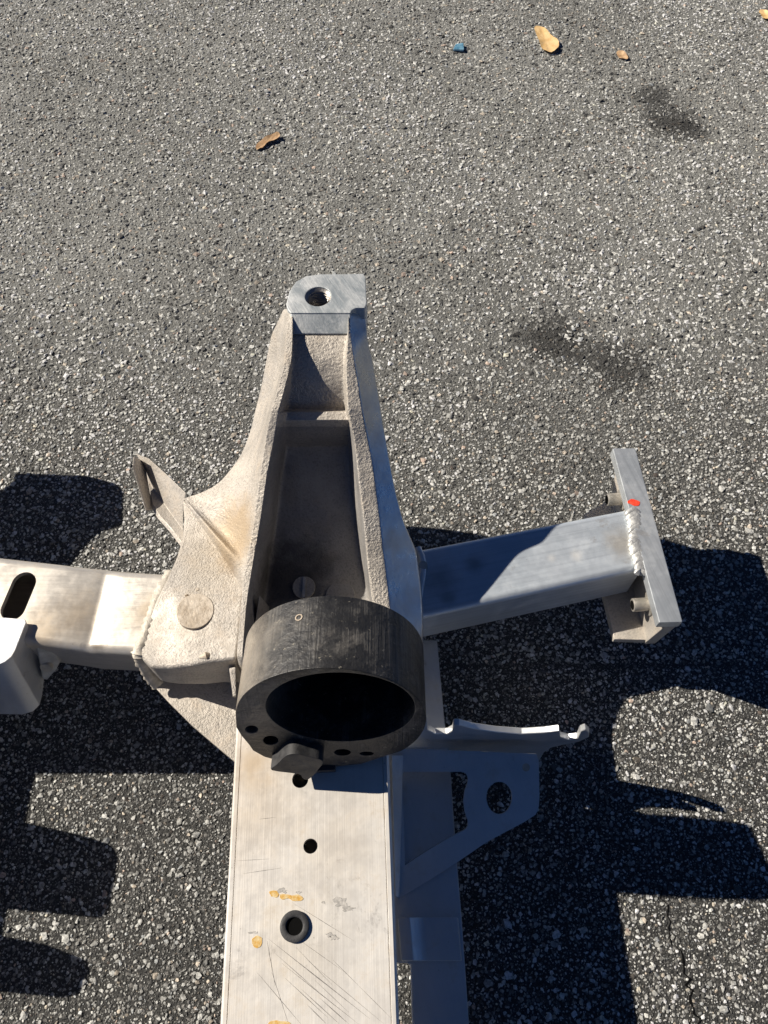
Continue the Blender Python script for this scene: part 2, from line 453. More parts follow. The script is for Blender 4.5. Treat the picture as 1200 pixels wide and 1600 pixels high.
    me = bpy.data.meshes.new('asphalt_aggregate')
    me.vertices.add(len(co)); me.vertices.foreach_set('co', co.ravel())
    me.loops.add(nf * 3); me.loops.foreach_set('vertex_index', F.ravel())
    me.polygons.add(nf); me.polygons.foreach_set('loop_start', (np.arange(nf) * 3).astype(np.int32))
    me.update(calc_edges=True)
    me.attributes.new('Col', 'FLOAT_COLOR', 'POINT').data.foreach_set('color', cc.ravel())
    me.polygons.foreach_set('use_smooth', np.zeros(nf, bool))
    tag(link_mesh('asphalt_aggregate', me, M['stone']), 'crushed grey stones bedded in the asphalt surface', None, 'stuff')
    print('tris', nf)
stones()

bm = bmesh.new()
L, R = [], []
for k, p in enumerate(CRACK):
    w = (.0004 + .0007 * random.random()) * (.5 + .5 * min(1, k / 12))
    L.append(Vector((p.x - w, p.y, .0006))); R.append(Vector((p.x + w, p.y, .0006)))
vl = [bm.verts.new(p) for p in L]; vr = [bm.verts.new(p) for p in R]
for i in range(len(vl) - 1): bm.faces.new((vl[i], vr[i], vr[i + 1], vl[i + 1]))
tag(finish('asphalt_crack', bm, M['hole'], None, org=Vector((0, 0, 0)), flat=True), kind='structure')

# ------------------------------------------------------------------ litter
def leaf(name, outline, z0, curl, mat, label, cat='leaf', thick=.0005, rise=.002):
    pts = [U(x, y, 0) for x, y in outline]
    c = sum(pts, Vector()) / len(pts)
    rmax = max((p - c).length for p in pts)
    bm = bmesh.new(); rings = []
    pts = catmull(pts, 3, True)
    n = len(pts)
    for f in (0.33, .66, 1.0):
        row = []
        for i, p in enumerate(pts):
            q = c + (p - c) * f
            q.z = z0 + rise * math.sin((q.x - c.x) / rmax * 2.2 + .6) * f + curl * f * f * (1 + .5 * sin(i * 1.7))
            row.append(q)
        rings.append(row)
    cv = bm.verts.new(Vector((c.x, c.y, z0 + .0008)))
    rv = [[bm.verts.new(q) for q in r] for r in rings]
    for i in range(n):
        j = (i + 1) % n
        bm.faces.new((cv, rv[0][i], rv[0][j]))
        for a, b in zip(rv, rv[1:]): bm.faces.new((a[i], b[i], b[j], a[j]))
    base = Vector((c.x, c.y, 0))
    ret = bmesh.ops.solidify(bm, geom=bm.faces[:], thickness=thick)
    o = finish(name, bm, mat, None, org=base, ang=60)
    o.location = base
    return tag(o, label, cat)
leaf('dry_leaf', [(834, 47), (845, 45), (859, 58), (872, 71), (869, 82), (856, 86), (845, 77), (840, 62)], .0018, .0022, M['leaf'],
     'broad curled orange-yellow dry leaf lying alone near the top of the asphalt')
leaf('dry_leaf', [(400, 231), (408, 222), (424, 215), (436, 212), (437, 220), (422, 226), (410, 234), (402, 236)], .002, .002, M['leafdark'],
     'brown crumpled leaf scrap on asphalt above the tower of the subframe')
leaf('dry_leaf', [(963, 83), (970, 82), (978, 89), (980, 96), (972, 95), (965, 90)], .0015, .0012, M['leafdark'],
     'tiny orange-brown leaf scrap just right of the broad orange leaf')
leaf('dry_leaf', [(1185, 20), (1192, 19), (1202, 27), (1210, 34), (1198, 35), (1188, 27)], .002, .002, M['leaf'],
     'small yellow leaf cut off by the right edge in the top corner')
bm = bmesh.new()
q = [U(707, 82), U(724, 83), U(723, 72), U(711, 74)]
add_loft(bm, [[p + Vector((0, 0, .002)) for p in q], [p + Vector((0, 0, .0055)) + (Vector((.001, .001, 0))) for p in q]])
b0 = sum(q, Vector()) / 4
o = finish('plastic_chip', bm, M['blue'], None, .0012, 2, org=b0); o.location = b0
tag(o, 'small blue plastic chip lying on asphalt near the top', 'plastic chip')

# ------------------------------------------------------------------ the subframe
sub = bpy.data.objects.new('aluminium_subframe', None); COL.objects.link(sub)
sub.location = ORG; sub.empty_display_size = .05
tag(sub, 'welded bare aluminium vehicle subframe with black ring mount and drilled tower lying on asphalt', 'vehicle subframe')

# -- main rail ------------------------------------------------------
RZ = .158
RS = -.0357
def rail_pt(s, y, z):           # s: across from the left edge (0 .. RW)
    return Vector((-.10235 + RS * (y + .03525) + s, y, z))
RW = .1118
prof = [(0, -.052), (0, -.0015), (.0015, 0), (.0038, 0), (.0042, -.0007), (.0047, 0), (RW - .0052, 0), (RW - .0047, -.0007), (RW - .0042, 0),
        (RW - .0018, 0), (RW, -.0018), (RW, -.052)]
inner = [(.004, -.048), (.004, -.0042), (RW - .004, -.0042), (RW - .004, -.048)]
bm = bmesh.new()
ys = [-.45, .166]
outer_l = [[rail_pt(s, y, RZ + h) for s, h in prof] for y in ys]
inner_l = [[rail_pt(s, y, RZ + h) for s, h in inner] for y in (-.4495, .1655)]
add_loft(bm, outer_l)
rail = finish('main_rail', bm, M['rail'], sub, ang=25)
def cutter(px, py, z, r, n=28, depth=.012):
    b = bmesh.new(); add_cyl(b, U(px, py, z) - ORG + ORG * 0 + Vector((0, 0, -depth)), (0, 0, 1), r, depth + .02, n); return b
ORGV = ORG.copy()
cuts = []
for px, py, r in ((485, 1322, .0049), (469, 1218, .0058)):
    cuts.append(cutter(px, py, RZ, r))
cb = bmesh.new(); add_loft(cb, [[p - ORG for p in l] for l in inner_l])
rail_cuts = [cb] + cuts
rail.parent = None
boolean_cut(rail, rail_cuts)
rail.parent = sub

def flake(name, px_pts, z, mat, parent, h=.00025, smooth=True):
    pts = [U(x, y, z) for x, y in px_pts]
    if name in ('paint_mark', 'smudge'):
        pts = [p + Vector((random.uniform(-1, 1), random.uniform(-1, 1), 0)) * .00022 for p in catmull(pts, 3, True)]
    bm = bmesh.new(); add_prism(bm, [p + Vector((0, 0, h)) for p in pts], (0, 0, -h * 1.0 - .0001))
    return finish(name, bm, mat, parent, flat=True)
def blob_px(cx, cy, rx, ry, n=16, j=.22, rot=0):
    out = []
    for i in range(n):
        a = 2 * pi * i / n; k = 1 + random.uniform(-j, j)
        x, y = rx * cos(a) * k, ry * sin(a) * k
        out.append((cx + x * cos(rot) - y * sin(rot), cy + x * sin(rot) + y * cos(rot)))
    return out
for px in ([(437, 1398), (445, 1397), (456, 1399), (466, 1398), (473, 1402), (472, 1407), (460, 1408), (450, 1404), (440, 1405)],
           [(395, 1466), (402, 1462), (409, 1466), (409, 1475), (404, 1481), (397, 1480), (394, 1473)],
           [(421, 1393), (430, 1391), (436, 1397), (432, 1402), (424, 1400)],
           [(421, 1597), (430, 1594), (440, 1596), (452, 1597), (452, 1603), (421, 1604)]):
    flake('paint_mark', px, RZ, M['yellow'], rail)
for a in ((532, 1409, 10, 7), (543, 1419, 9, 4), (505, 1410, 3, 2), (515, 1460, 5, 4), (395, 1457, 6, 2), (522, 1465, 6, 4), (440, 1391, 9, 4), (466, 1394, 5, 2)):
    flake('smudge', blob_px(*a, j=.45), RZ, M['greymark'], rail, .00015)
scr = [(418, 1466, 578, 1592, .9), (402, 1520, 470, 1600, .5), (440, 1505, 560, 1600, .7), (456, 1410, 556, 1472, .45), (462, 1480, 520, 1540, .4),
       (430, 1490, 500, 1552, .5), (480, 1500, 600, 1600, .35), (445, 1528, 512, 1590, .6), (520, 1500, 560, 1540, .4), (455, 1460, 540, 1520, .35),
       (417, 1470, 430, 1540, .4), (470, 1545, 530, 1600, .7), (490, 1530, 545, 1582, .4), (380, 1365, 440, 1356, .35), (370, 1345, 420, 1342, .3),
       (500, 1560, 545, 1600, .8), (425, 1520, 450, 1598, .3), (405, 1280, 430, 1277, .35), (560, 1540, 610, 1590, .3), (480, 1570, 510, 1600, .8)]
for x0, y0, x1, y1, w in scr:
    dx, dy = x1 - x0, y1 - y0; l = math.hypot(dx, dy); nx, ny = -dy / l * w * .8, dx / l * w * .8
    mx, my = (x0 + x1) / 2, (y0 + y1) / 2
    flake('scratch', [(x0, y0), (mx + nx, my + ny), (x1, y1), (mx - nx, my - ny)], RZ, M['scratch'], rail, .00012)
# rubber grommet
bm = bmesh.new()
gc = U(460.5, 1447.5, RZ)
lathe(bm, gc, (0, 0, 1), [(.0056, .0), (.0094, .0), (.0096, .0016), (.0088, .0024), (.0063, .0024), (.0054, .0014)], 40)
finish('rubber_grommet', bm, M['grom'], rail, ang=50)
bm = bmesh.new(); lathe(bm, gc, (0, 0, 1), [(.0001, .0002), (.0055, .0002), (.0055, .0005), (.0001, .0005)], 24)
finish('grommet_bore', bm, M['hole'], rail)

# -- tower casting --------------------------------------------------
ZR = lambda py: interp(py, [440, 488, 562, 600, 656, 693, 733, 813, 867, 941, 1040], [.281, .280, .266, .2555, .241, .230, .219, .198, .183, .168, .166])
L2X = lambda y: interp(y, [522, 560, 585, 625, 640, 693, 739, 805, 880, 941, 1028, 1050], [457, 456, 450, 440, 435, 427, 417, 408, 395, 385, 378, 376])
L1X = lambda y: interp(y, [490, 522, 560, 600, 640, 675, 765, 827, 872, 907, 960, 1035, 1050], [452, 448, 445, 436, 424, 416, 403, 395, 387, 380, 375, 369, 367])
R1X = lambda y: interp(y, [522, 560, 600, 640, 675, 701, 752, 805, 875, 933, 1000, 1050], [544, 541, 541, 543, 551, 555, 560, 567, 573, 580, 590, 597])
R2X = lambda y: interp(y, [522, 562, 600, 637, 656, 693, 733, 773, 813, 867, 907, 941, 1000, 1050], [547, 553, 560, 565, 569, 576, 583, 588, 593, 599, 604, 608, 614, 618])
FLX = lambda y: interp(y, [522, 560, 600, 640, 660, 700, 760, 820, 880, 917, 1000, 1050], [457.5, 457, 454, 449, 447, 446, 437, 430, 421, 415, 402, 395])
FRX = lambda y: interp(y, [522, 560, 600, 640, 660, 712, 760, 800, 875, 931, 1000, 1050], [543, 538, 537, 539, 546, 545, 549, 553, 564, 576, 588, 596])
R3 = [(478, 571, 482), (500, 571, 488), (522, 573, 505), (560, 575, 530), (600, 583, 565), (640, 591, 610), (675, 600, 668), (701, 606, 700), (752, 616, 757), (805, 630, 812), (875, 652, 862), (933, 660, 925), (1000, 662, 985), (1050, 664, 1030)]
R3F = lambda y: (interp(y, [r[0] for r in R3], [r[1] for r in R3]), interp(y, [r[0] for r in R3], [r[2] for r in R3]))
# outer left edge (arch): station row -> edge point
LA = [(478, 446, 476), (495, 438, 494), (522, 424, 522), (560, 416, 560), (600, 408, 603), (640, 398, 643), (675, 387, 690), (720, 366, 728), (765, 338, 757), (810, 312, 769), (850, 294, 774), (890, 284, 778)]
LAF = lambda y: (interp(y, [r[0] for r in LA], [r[1] for r in LA]), interp(y, [r[0] for r in LA], [r[2] for r in LA]))
ZLA = lambda y: interp(y, [478, 522, 570, 617, 662, 720, 765, 810, 850, 890], [.270, .238, .208, .182, .168, .160, .157, .155, .153, .152])
FZ = lambda y: interp(y, [470, 512, 522, 556, 600, 640], [.262, .264, .271, .266, .252, .232])
def floor_at(y):
    """floor row for a station: list of (photo row, height)"""
    return interp(y, [700, 760, 820, 880, 940, 1050], [.190, .172, .156, .139, .124, .118])
st = []
def station(y, frow=None, fz=None):
    z = ZR(y); frow = y if frow is None else frow
    if fz is None: fz = FZ(y) if y <= 640 else floor_at(y)
    fz = min(fz, z - .0012)
    if y <= 890:
        ax, ay = LAF(y); za = ZLA(y)
        lx, ly = L1X(y), y
        A = U(ax, ay, za); z += .006 * interp(y, [500, 540, 640, 700], [0, 1, 1, 0]); Lo = U(lx, ly, z - .001)
        dip = interp(y, [522, 700, 765, 850, 875, 890], [.001, .003, .007, .016, .012, -.002])
        m1 = A.lerp(Lo, .3) + Vector((0, 0, -dip * .6)); m2 = A.lerp(Lo, .72) + Vector((0, 0, -dip))
        w_ = interp(y, [490, 530, 680, 760], [0, 1, 1, 0])
        m1 = m1.lerp(U(ax + (lx - ax) * .34, ay + (ly - ay) * .34, za + (z - za) * .18), w_)
        m2 = m2.lerp(U(ax + (lx - ax) * .72, ay + (ly - ay) * .72, za + (z - za) * .45), w_)
    else:
        Lo = U(L1X(y), y, z - .001)
        A = Lo + Vector((-.004, 0, -.035)); m1 = A.lerp(Lo, .3); m2 = A.lerp(Lo, .7)
    base = Vector((A.x + .002, A.y, min(A.z - .006, interp(y, [478, 500, 522, 545, 570, 600, 640, 1050], [.262, .232, .196, .158, .122, .096, .085, .085]))))
    L2 = U(L2X(y), y, z); FL = U(FLX(frow), frow, fz); FR = U(FRX(frow), frow, fz)
    Fm = FL.lerp(FR, .5)
    Ra = U(R1X(y), y, z); Rb = U(R2X(y), y, z - .001)
    rx, ry = R3F(y); dx_ = U(rx, ry, z).x - Rb.x
    Rc = U(rx, ry, z - interp(y, [478, 830, 925, 1000, 1050], [.87 * dx_, .87 * dx_, .86 * dx_, .86 * dx_, .04]))
    Rd = Rc + Vector((-.006, 0, -.035))
    zb = min(fz - .010, Rd.z, base.z + .01)
    return [base, A, m1, m2, Lo, L2, FL, Fm, FR, Ra, Rb, Rb.lerp(Rc, .5), Rc, Rd, Vector((Fm.x, Fm.y, zb))]
for y in (478, 490, 503, 514, 522, 540, 560, 580, 600, 620, 638): st.append(station(y))
st.append(station(643, 641, .2305)); st.append(station(645, 643, .2385)); st.append(station(657, 656, .2365)); st.append(station(664, 661, .233))
st.append(station(690, 697, .194))
for y in (712, 740, 765, 790, 810, 830, 850, 865, 878, 890): st.append(station(y))
for y in (905, 940, 980, 1015, 1045): st.append(station(y))
bm = bmesh.new()
vs = add_loft(bm, st)
bmesh.ops.recalc_face_normals(bm, faces=bm.faces)
lay = bm.edges.layers.float.new('crease_edge')
bmesh.ops.translate(bm, verts=bm.verts, vec=-ORG)
n = len(st[0])
cr = {0: 1.0, 13: 1.0, 14: 1.0, 1: .85, 4: .6, 5: 1.0, 6: .9, 8: .8, 9: .75, 10: .9, 12: .85}
for i, v in cr.items():
    for a, b in zip(vs, vs[1:]):
        e = bm.edges.get((a[i], b[i]))
        if e: e[lay] = v
for k in (12, 13, 15):
    for i in (6, 7):
        e = bm.edges.get((vs[k][i], vs[k][i + 1]))
        if e: e[lay] = .9
me = bpy.data.meshes.new('tower_casting'); bm.to_mesh(me); bm.free(); me.shade_smooth()
me.materials.append(M['cast']); me.materials.append(M['pocket']); me.materials.append(M['flank'])
for p in me.polygons:
    pass
tower = bpy.data.objects.new('tower_casting', me); COL.objects.link(tower); tower.parent = sub
# darker pocket floor and smooth flank get their own finish
nst = len(st)
for f, p in enumerate(me.polygons):
    if f < (nst - 1) * n:
        k, i = divmod(f, n)
        if i in (5, 6, 7, 8) and k >= 14: p.material_index = 1
        if i in (10, 11): p.material_index = 2
vg = tower.vertex_groups.new(name='skin')
for k in range(nst):
    for i in range(n):
        w = 1.0 if 1 <= i <= 9 else .12 if i in (11, 12) else .5
        if i in (6, 7, 8) and k >= 14: w = .25
        vg.add([k * n + i], w, 'REPLACE')
ss = tower.modifiers.new('smooth', 'SUBSURF'); ss.levels = ss.render_levels = 4
tex = bpy.data.textures.new('cast_skin', 'CLOUDS'); tex.noise_scale = .0018; tex.noise_depth = 2
dm = tower.modifiers.new('skin', 'DISPLACE'); dm.texture = tex; dm.texture_coords = 'LOCAL'; dm.strength = .0006; dm.mid_level = .5; dm.vertex_group = 'skin'

# -- machined pad at the tower head -------------------------------------------
PZ = .281
pad_px = [(447, 475), (452, 455), (462, 440), (478, 431), (500, 428), (535, 428), (568, 427), (571, 432), (573, 474), (570, 481), (556, 481), (549, 485), (548, 489), (454, 489), (450, 484)]
pp = [U(x, y, PZ) for x, y in pad_px]
hc = U(497, 463, PZ)
bm = bmesh.new()
hole = [hc + Vector((cos(-2 * pi * i / 32), sin(-2 * pi * i / 32), 0)) * .0102 for i in range(32)]
add_prism(bm, pp, (0, .002, -.030), [hole])
pad = finish('machined_pad', bm, M['pad'], tower, .0009, 2)
bm = bmesh.new()          # sloping nose in front of the pad
add_loft(bm, [[U(454, 488.5, PZ - .0006), U(548.5, 488.5, PZ - .0006), U(548, 490, .250), U(454, 490, .250)],
              [U(455, 505, PZ - .0052), U(547.5, 505, PZ - .0052), U(547, 507, .250), U(455, 507, .250)],
              [U(456, 522, .2712), U(547, 522, .2712), U(547, 530, .250), U(456, 530, .250)]])
finish('pad_nose', bm, M['pad'], tower, .0010, 3)
bm = bmesh.new(); prof = [(.0101, -.001)]
for i in range(11):
    zz = -.002 - i * .0024
    prof += [(.0089, zz), (.0080, zz - .0008), (.0080, zz - .0014), (.0089, zz - .0022)]
prof += [(.0100, -.0285)]
prof = [(r, h) for r, h in prof] + [(.0101, -.0285)]
lathe(bm, hc, (0, 0, 1), prof, 32)
finish('threaded_insert', bm, M['steel'], tower, ang=30)
bm = bmesh.new(); add_cyl(bm, hc + Vector((0, .001, -.034)), (0, 0, 1), .0098, .006)
finish('bore_floor', bm, M['hole'], tower)
# plugs and a slotted screw in the pocket
def plug(px, py, z, r, h, mat, parent, name='plug', nrm=(0, -.28, 1)):
    bm = bmesh.new(); a = Vector(nrm).normalized()
    add_cyl(bm, U(px, py, z) - a * .004, a, r, h + .004, 36)
    return finish(name, bm, mat, parent, .0007, 2)
pl = plug(475, 918, .1293, .0096, .0022, M['plug'], tower, 'slotted_plug')
bm = bmesh.new(); c0 = U(475, 918, .1321)
add_loft(bm, [[c0 + Vector((-.0012, -.0085, -.0022)), c0 + Vector((.0012, -.0085, -.0022)), c0 + Vector((.0012, -.0085, -.0010)), c0 + Vector((-.0012, -.0085, -.0010))],
              [c0 + Vector((-.0012, .0085, .0012)), c0 + Vector((.0012, .0085, .0012)), c0 + Vector((.0012, .0085, .0024)), c0 + Vector((-.0012, .0085, .0024))]])
finish('slot_bar', bm, M['stud'], pl)
plug(532, 932, .1262, .0125, .0020, M['plug'], tower, 'plug')
# small fin behind the ring, inside the pocket
bm = bmesh.new(); add_loft(bm, [[U(405, 928, .16), U(398, 960, .128), U(394, 1000, .128)], [U(422, 948, .128), U(414, 975, .122), U(410, 1010, .122)]])
finish('fin', bm, M['pocket'], tower, .001, 2)

# -- left gusset of the casting -----------------------------------------------
GZ = .150
gp = [(284, 777), (300, 790), (330, 822), (360, 858), (384, 888), (381, 930), (374, 1000), (369, 1030), (352, 1032), (330, 1034), (300, 1040), (262, 1044), (236, 1043), (222, 1030), (218, 1014),
      (228, 975), (243, 938), (262, 900), (276, 868), (284, 840), (287, 810)]
GZF = lambda x, y: GZ + interp(x, [220, 300, 385], [-.012, 0, .006])
top = [U(x, y, GZF(x, y)) for x, y in gp]
bm = bmesh.new()
tv = [bm.verts.new(p) for p in top]
bv = [bm.verts.new(p + Vector((0, 0, -interp(x, [220, 370], [.036, .062])))) for p, (x, y) in zip(top, gp)]
cv = bm.verts.new(U(310, 940, GZF(310, 940)))
for i in range(len(tv)):
    j = (i + 1) % len(tv)
    bm.faces.new((tv[i], tv[j], bv[j], bv[i])); bm.faces.new((cv, tv[i], tv[j]))
bm.faces.new(bv[::-1])
gus = finish('gusset', bm, M['cast'], sub, .0032, 4, 50)
# rounded rib on the upper edge of the gusset, running to the tower
bm = bmesh.new()
add_tube(bm, catmull([U(296, 786, .1500), U(320, 812, .1533), U(350, 848, .158), U(385, 887, .164)], 5), .0036, 14, .55)
finish('rib', bm, M['cast'], gus, ang=60)
plug(306, 957, GZ - .0005, .0150, .0036, M['rivet'], gus, 'plug', (0, 0, 1))
bm = bmesh.new()
for px, py, r in ((309, 922, .0022), (291, 930, .0014), (330, 940, .0012)): add_cyl(bm, U(px, py, GZ - .001), (0, 0, 1), r, .0022, 12, r * .6)
finish('spatter', bm, M['rivet'], gus)
bm = bmesh.new(); add_tube(bm, [U(312, 1027, .151), U(322, 1024, .1525), U(330, 1022, .151)], [.001, .003, .001], 8, .6)
finish('grit', bm, M['rivet'], gus)
# lower triangular web below the gusset
bm = bmesh.new()
wz = .082
add_prism(bm, [U(x, y, wz) for x, y in ((236, 1050), (300, 1060), (385, 1060), (385, 1207), (366, 1190), (340, 1168), (300, 1134), (262, 1096), (240, 1072))], (0, 0, -.006))
finish('lower_web', bm, M['cast'], gus, .0012, 2)
bm = bmesh.new()       # folded lip at the side of the rail
add_loft(bm, [[U(358, 1044, .155), U(368, 1042, .155), U(368, 1044, .085), U(358, 1046, .085)], [U(364, 1088, .152), U(369, 1088, .152), U(369, 1090, .085), U(364, 1090, .085)]])
finish('edge_lip', bm, M['cast'], gus, .0008, 2)

# -- left beam ----------------------------------------------------------------
sts = [((-1050, 735), (-1250, 890), 0.1340), ((-150, 845), (-160, 985), 0.1345), ((0, 868), (-15, 997), 0.1350), ((90, 878), (60, 1006), 0.1355), ((140, 884), (108, 1013), 0.1335), ((163, 886), (131, 1017), 0.1305),
       ((170, 887), (138, 1018), 0.1300), ((177, 888), (145, 1018), 0.1315), ((200, 890), (168, 1019), 0.1330), ((262, 894), (224, 1022), 0.1355), ((330, 905), (300, 1030), 0.1355)]
def ring_of(b, f, z, h, inset=0.0):
    B, F = U(*b, z), U(*f, z); d = (B - F).normalized()
    B, F = B - d * inset, F + d * inset
    return [F + Vector((0, 0, -inset)), B + Vector((0, 0, -inset)), B + Vector((0, 0, -h + inset)), F + Vector((0, 0, -h + inset))]
bm = bmesh.new()
vs = add_loft(bm, [ring_of(b, f, z, .052) for b, f, z in sts])
longs = [bm.edges.get((a[i], b[i])) for a, b in zip(vs, vs[1:]) for i in range(4)]
bmesh.ops.recalc_face_normals(bm, faces=bm.faces)
bmesh.ops.bevel(bm, geom=[e for e in longs if e], offset=.0075, segments=5, profile=.5, affect='EDGES')
beam = finish('side_beam', bm, M['beam'], sub, ang=40)
sl0, sl1 = U(37, 911, .1355), U(20, 951, .1355)
ax = (sl0 - sl1).normalized(); ay = Vector((-ax.y, ax.x, 0)); rr = .0102
pts = [sl0 + (ax * cos(t) + ay * sin(t)) * rr for t in np.linspace(-pi / 2, pi / 2, 12)] + [sl1 + (-ax * cos(t) - ay * sin(t)) * rr for t in np.linspace(-pi / 2, pi / 2, 12)]
cb = bmesh.new(); add_prism(cb, [p - ORG + Vector((0, 0, .01)) for p in pts], (0, 0, -.026))
ci = bmesh.new(); add_loft(ci, [[p - ORG for p in ring_of(b, f, z, .052, .0045)] for b, f, z in sts[1:-1]])
beam.parent = None; boolean_cut(beam, [ci, cb]); beam.parent = sub
# dimples at the crimp
# weld round the beam where it enters the gusset
bm = bmesh.new()
wp = catmull([U(268, 893, 0.1330), U(252, 925, 0.1360), U(240, 955, 0.1370), U(228, 990, 0.1370), U(217, 1018, 0.1350), U(220, 1030, 0.1270), U(232, 1052, 0.1060), U(246, 1070, 0.0920)], 7)
add_tube(bm, wp, [.0048 * (1.18 if k % 2 else .88) * random.uniform(.85, 1.15) for k in range(len(wp))], 12, .7, .10)
finish('weld_bead', bm, M['dirtyweld'], beam, ang=70)
# box bracket on the front of the left beam
bm = bmesh.new()
tz, bz = .142, .078
tp = [(-420, 930), (39, 967), (41, 972), (24, 1016), (18, 1026), (8, 1034), (-6, 1040), (-420, 1040)]
bp = [(-420, 1000), (70, 1036), (71, 1046), (66, 1088), (62, 1102), (52, 1112), (36, 1117), (-420, 1110)]
add_loft(bm, [[U(x, y, bz) for x, y in bp], [U(x, y, tz) for x, y in tp]])
box = finish('box_bracket', bm, M['sheet'], sub, .0008, 2, 30)
bm = bmesh.new()
add_loft(bm, [[U(56, 1012, 0.1250), U(82, 1010, 0.1250), U(95, 1034, 0.0980), U(88, 1048, 0.0930), U(74, 1064, 0.0870), U(66, 1062, 0.0870)], [p + Vector((0, .012, 0)) for p in (U(56, 1012, 0.1250), U(82, 1010, 0.1250), U(95, 1034, 0.0980), U(88, 1048, 0.0930), U(74, 1064, 0.0870), U(66, 1062, .074))]])
tab = finish('welded_tab', bm, M['weld'], box, .002, 3)
bm = bmesh.new(); add_cyl(bm, U(74, 1041, .099) + Vector((0, .004, 0)), (0, -1, .35), .0052, .007, 20)
finish('bolt_head', bm, M['stud'], tab, .0008, 2)

# -- folded clip at the upper left ---------------------------------------------
bm = bmesh.new()
th = Vector((.0016, .0016, .0008))
def sheet(bm, pts, t): add_prism(bm, pts, t)
zc = .131
cl_a = [U(212, 713, .154), U(226, 722, .136), U(237, 783, .126), U(238, 797, .124), U(231, 797, .134), U(210, 730, .152)]
add_loft(bm, [cl_a, [p + Vector((-.0018, -.001, .0006)) for p in cl_a]])
finish('clip_end', bm, M['foot'], sub, .0004, 1)
bm = bmesh.new()
c1 = [U(212, 709, 0.1460), U(232, 716, 0.1480), U(260, 741, 0.1510), U(290, 770, 0.1520)]      # rim
c2 = [U(224, 722, 0.1400), U(240, 742, 0.1400), U(262, 768, 0.1420), U(286, 790, 0.1440)]      # inner rim
c3 = [U(232, 752, 0.1260), U(246, 772, 0.1270), U(266, 800, 0.1300), U(286, 828, 0.1330)]      # channel floor
c4 = [U(238, 786, 0.1300), U(250, 806, 0.1310), U(268, 826, 0.1330), U(288, 852, 0.1360)]      # lower rim
loops = []
for a, b, c, d in zip(c1, c2, c3, c4):
    o2 = Vector((-.0006, -.0006, -.0022))
    loops.append([a, b, c, d, d + o2 + Vector((-.0015, -.0015, 0)), c + o2, b + o2, a + o2 + Vector((0, .002, 0))])
add_loft(bm, loops)
finish('folded_clip', bm, M['foot'], sub, .0005, 2)

# -- right beam, end plate -------------------------------------------------------
BZ = .123
bs = [((600, 872), (600, 980), BZ - .001), ((650, 858), (655, 965), BZ), ((980, 794), (1003, 889), BZ)]
bm = bmesh.new()
vs = add_loft(bm, [ring_of(b, f, z, .054) for b, f, z in bs])
longs = [bm.edges.get((a[i], b[i])) for a, b in zip(vs, vs[1:]) for i in range(4)]
bmesh.ops.recalc_face_normals(bm, faces=bm.faces)
bmesh.ops.bevel(bm, geom=[e for e in longs if e], offset=.0060, segments=5, profile=.5, affect='EDGES')
rb = finish('side_beam', bm, M['beam2'], sub, ang=40)
bm = bmesh.new()
add_tube(bm, catmull([U(652, 856, BZ + .001), U(660, 880, BZ + .002), U(655, 925, BZ + .002), U(650, 968, BZ + .001), U(656, 990, BZ - .03)], 6), .0035, 10, .6, .08)
finish('weld_bead', bm, M['sheet'], rb, ang=70)
plug(661, 884, BZ + .002, .0040, .0022, M['stud'], rb, 'rivet', (0, 0, 1))
EZ = .128
e0, e1, e2, e3 = U(957, 700, EZ), U(993, 700, EZ), U(1067, 972, EZ), U(1030, 973, EZ)
bm = bmesh.new(); add_prism(bm, [e0, e1, e2, e3], (0, 0, -.011))
plate = finish('end_plate', bm, M['bar'], sub, .0011, 2)
al = (e2 - e1).normalized(); ac = Vector((-al.y, al.x, 0))
if ac.x > 0: ac = -ac              # towards the beam
Lp = (e2 - e1).length
def ep(s, c, z): return e1 + al * s + ac * c + Vector((0, 0, z - EZ))
bm = bmesh.new()
wpz = [ep(.001, .001, .117), ep(Lp - .001, .001, .117), ep(Lp - .0015, .001, .108), ep(Lp - .006, .001, .060), ep(.020, .001, .060), ep(0.002, .001, .102)]
add_prism(bm, wpz, ac * .011)
web = finish('end_web', bm, M['foot'], sub, .0012, 2)
bm = bmesh.new()
add_prism(bm, [ep(.018, .010, .068), ep(Lp - .007, .010, .068), ep(Lp - .010, .040, .068), ep(.034, .042, .068)], (0, 0, -.008))
finish('foot_flange', bm, M['foot'], web, .0012, 2)
for s in (.036, Lp - .030):
    bm = bmesh.new(); c = ep(s, .012, .097)
    add_cyl(bm, c - ac * .002, ac, .0105, .0035, 28); add_cyl(bm, c, ac, .0060, .015, 24)
    sd = finish('stud', bm, M['stud'], web, .0006, 2)
    bm = bmesh.new(); lathe(bm, c + ac * .0145, ac, [(.0001, 0), (.0042, 0), (.0042, .0009), (.0001, .0009)], 16)
    finish('stud_bore', bm, M['hole'], sd)
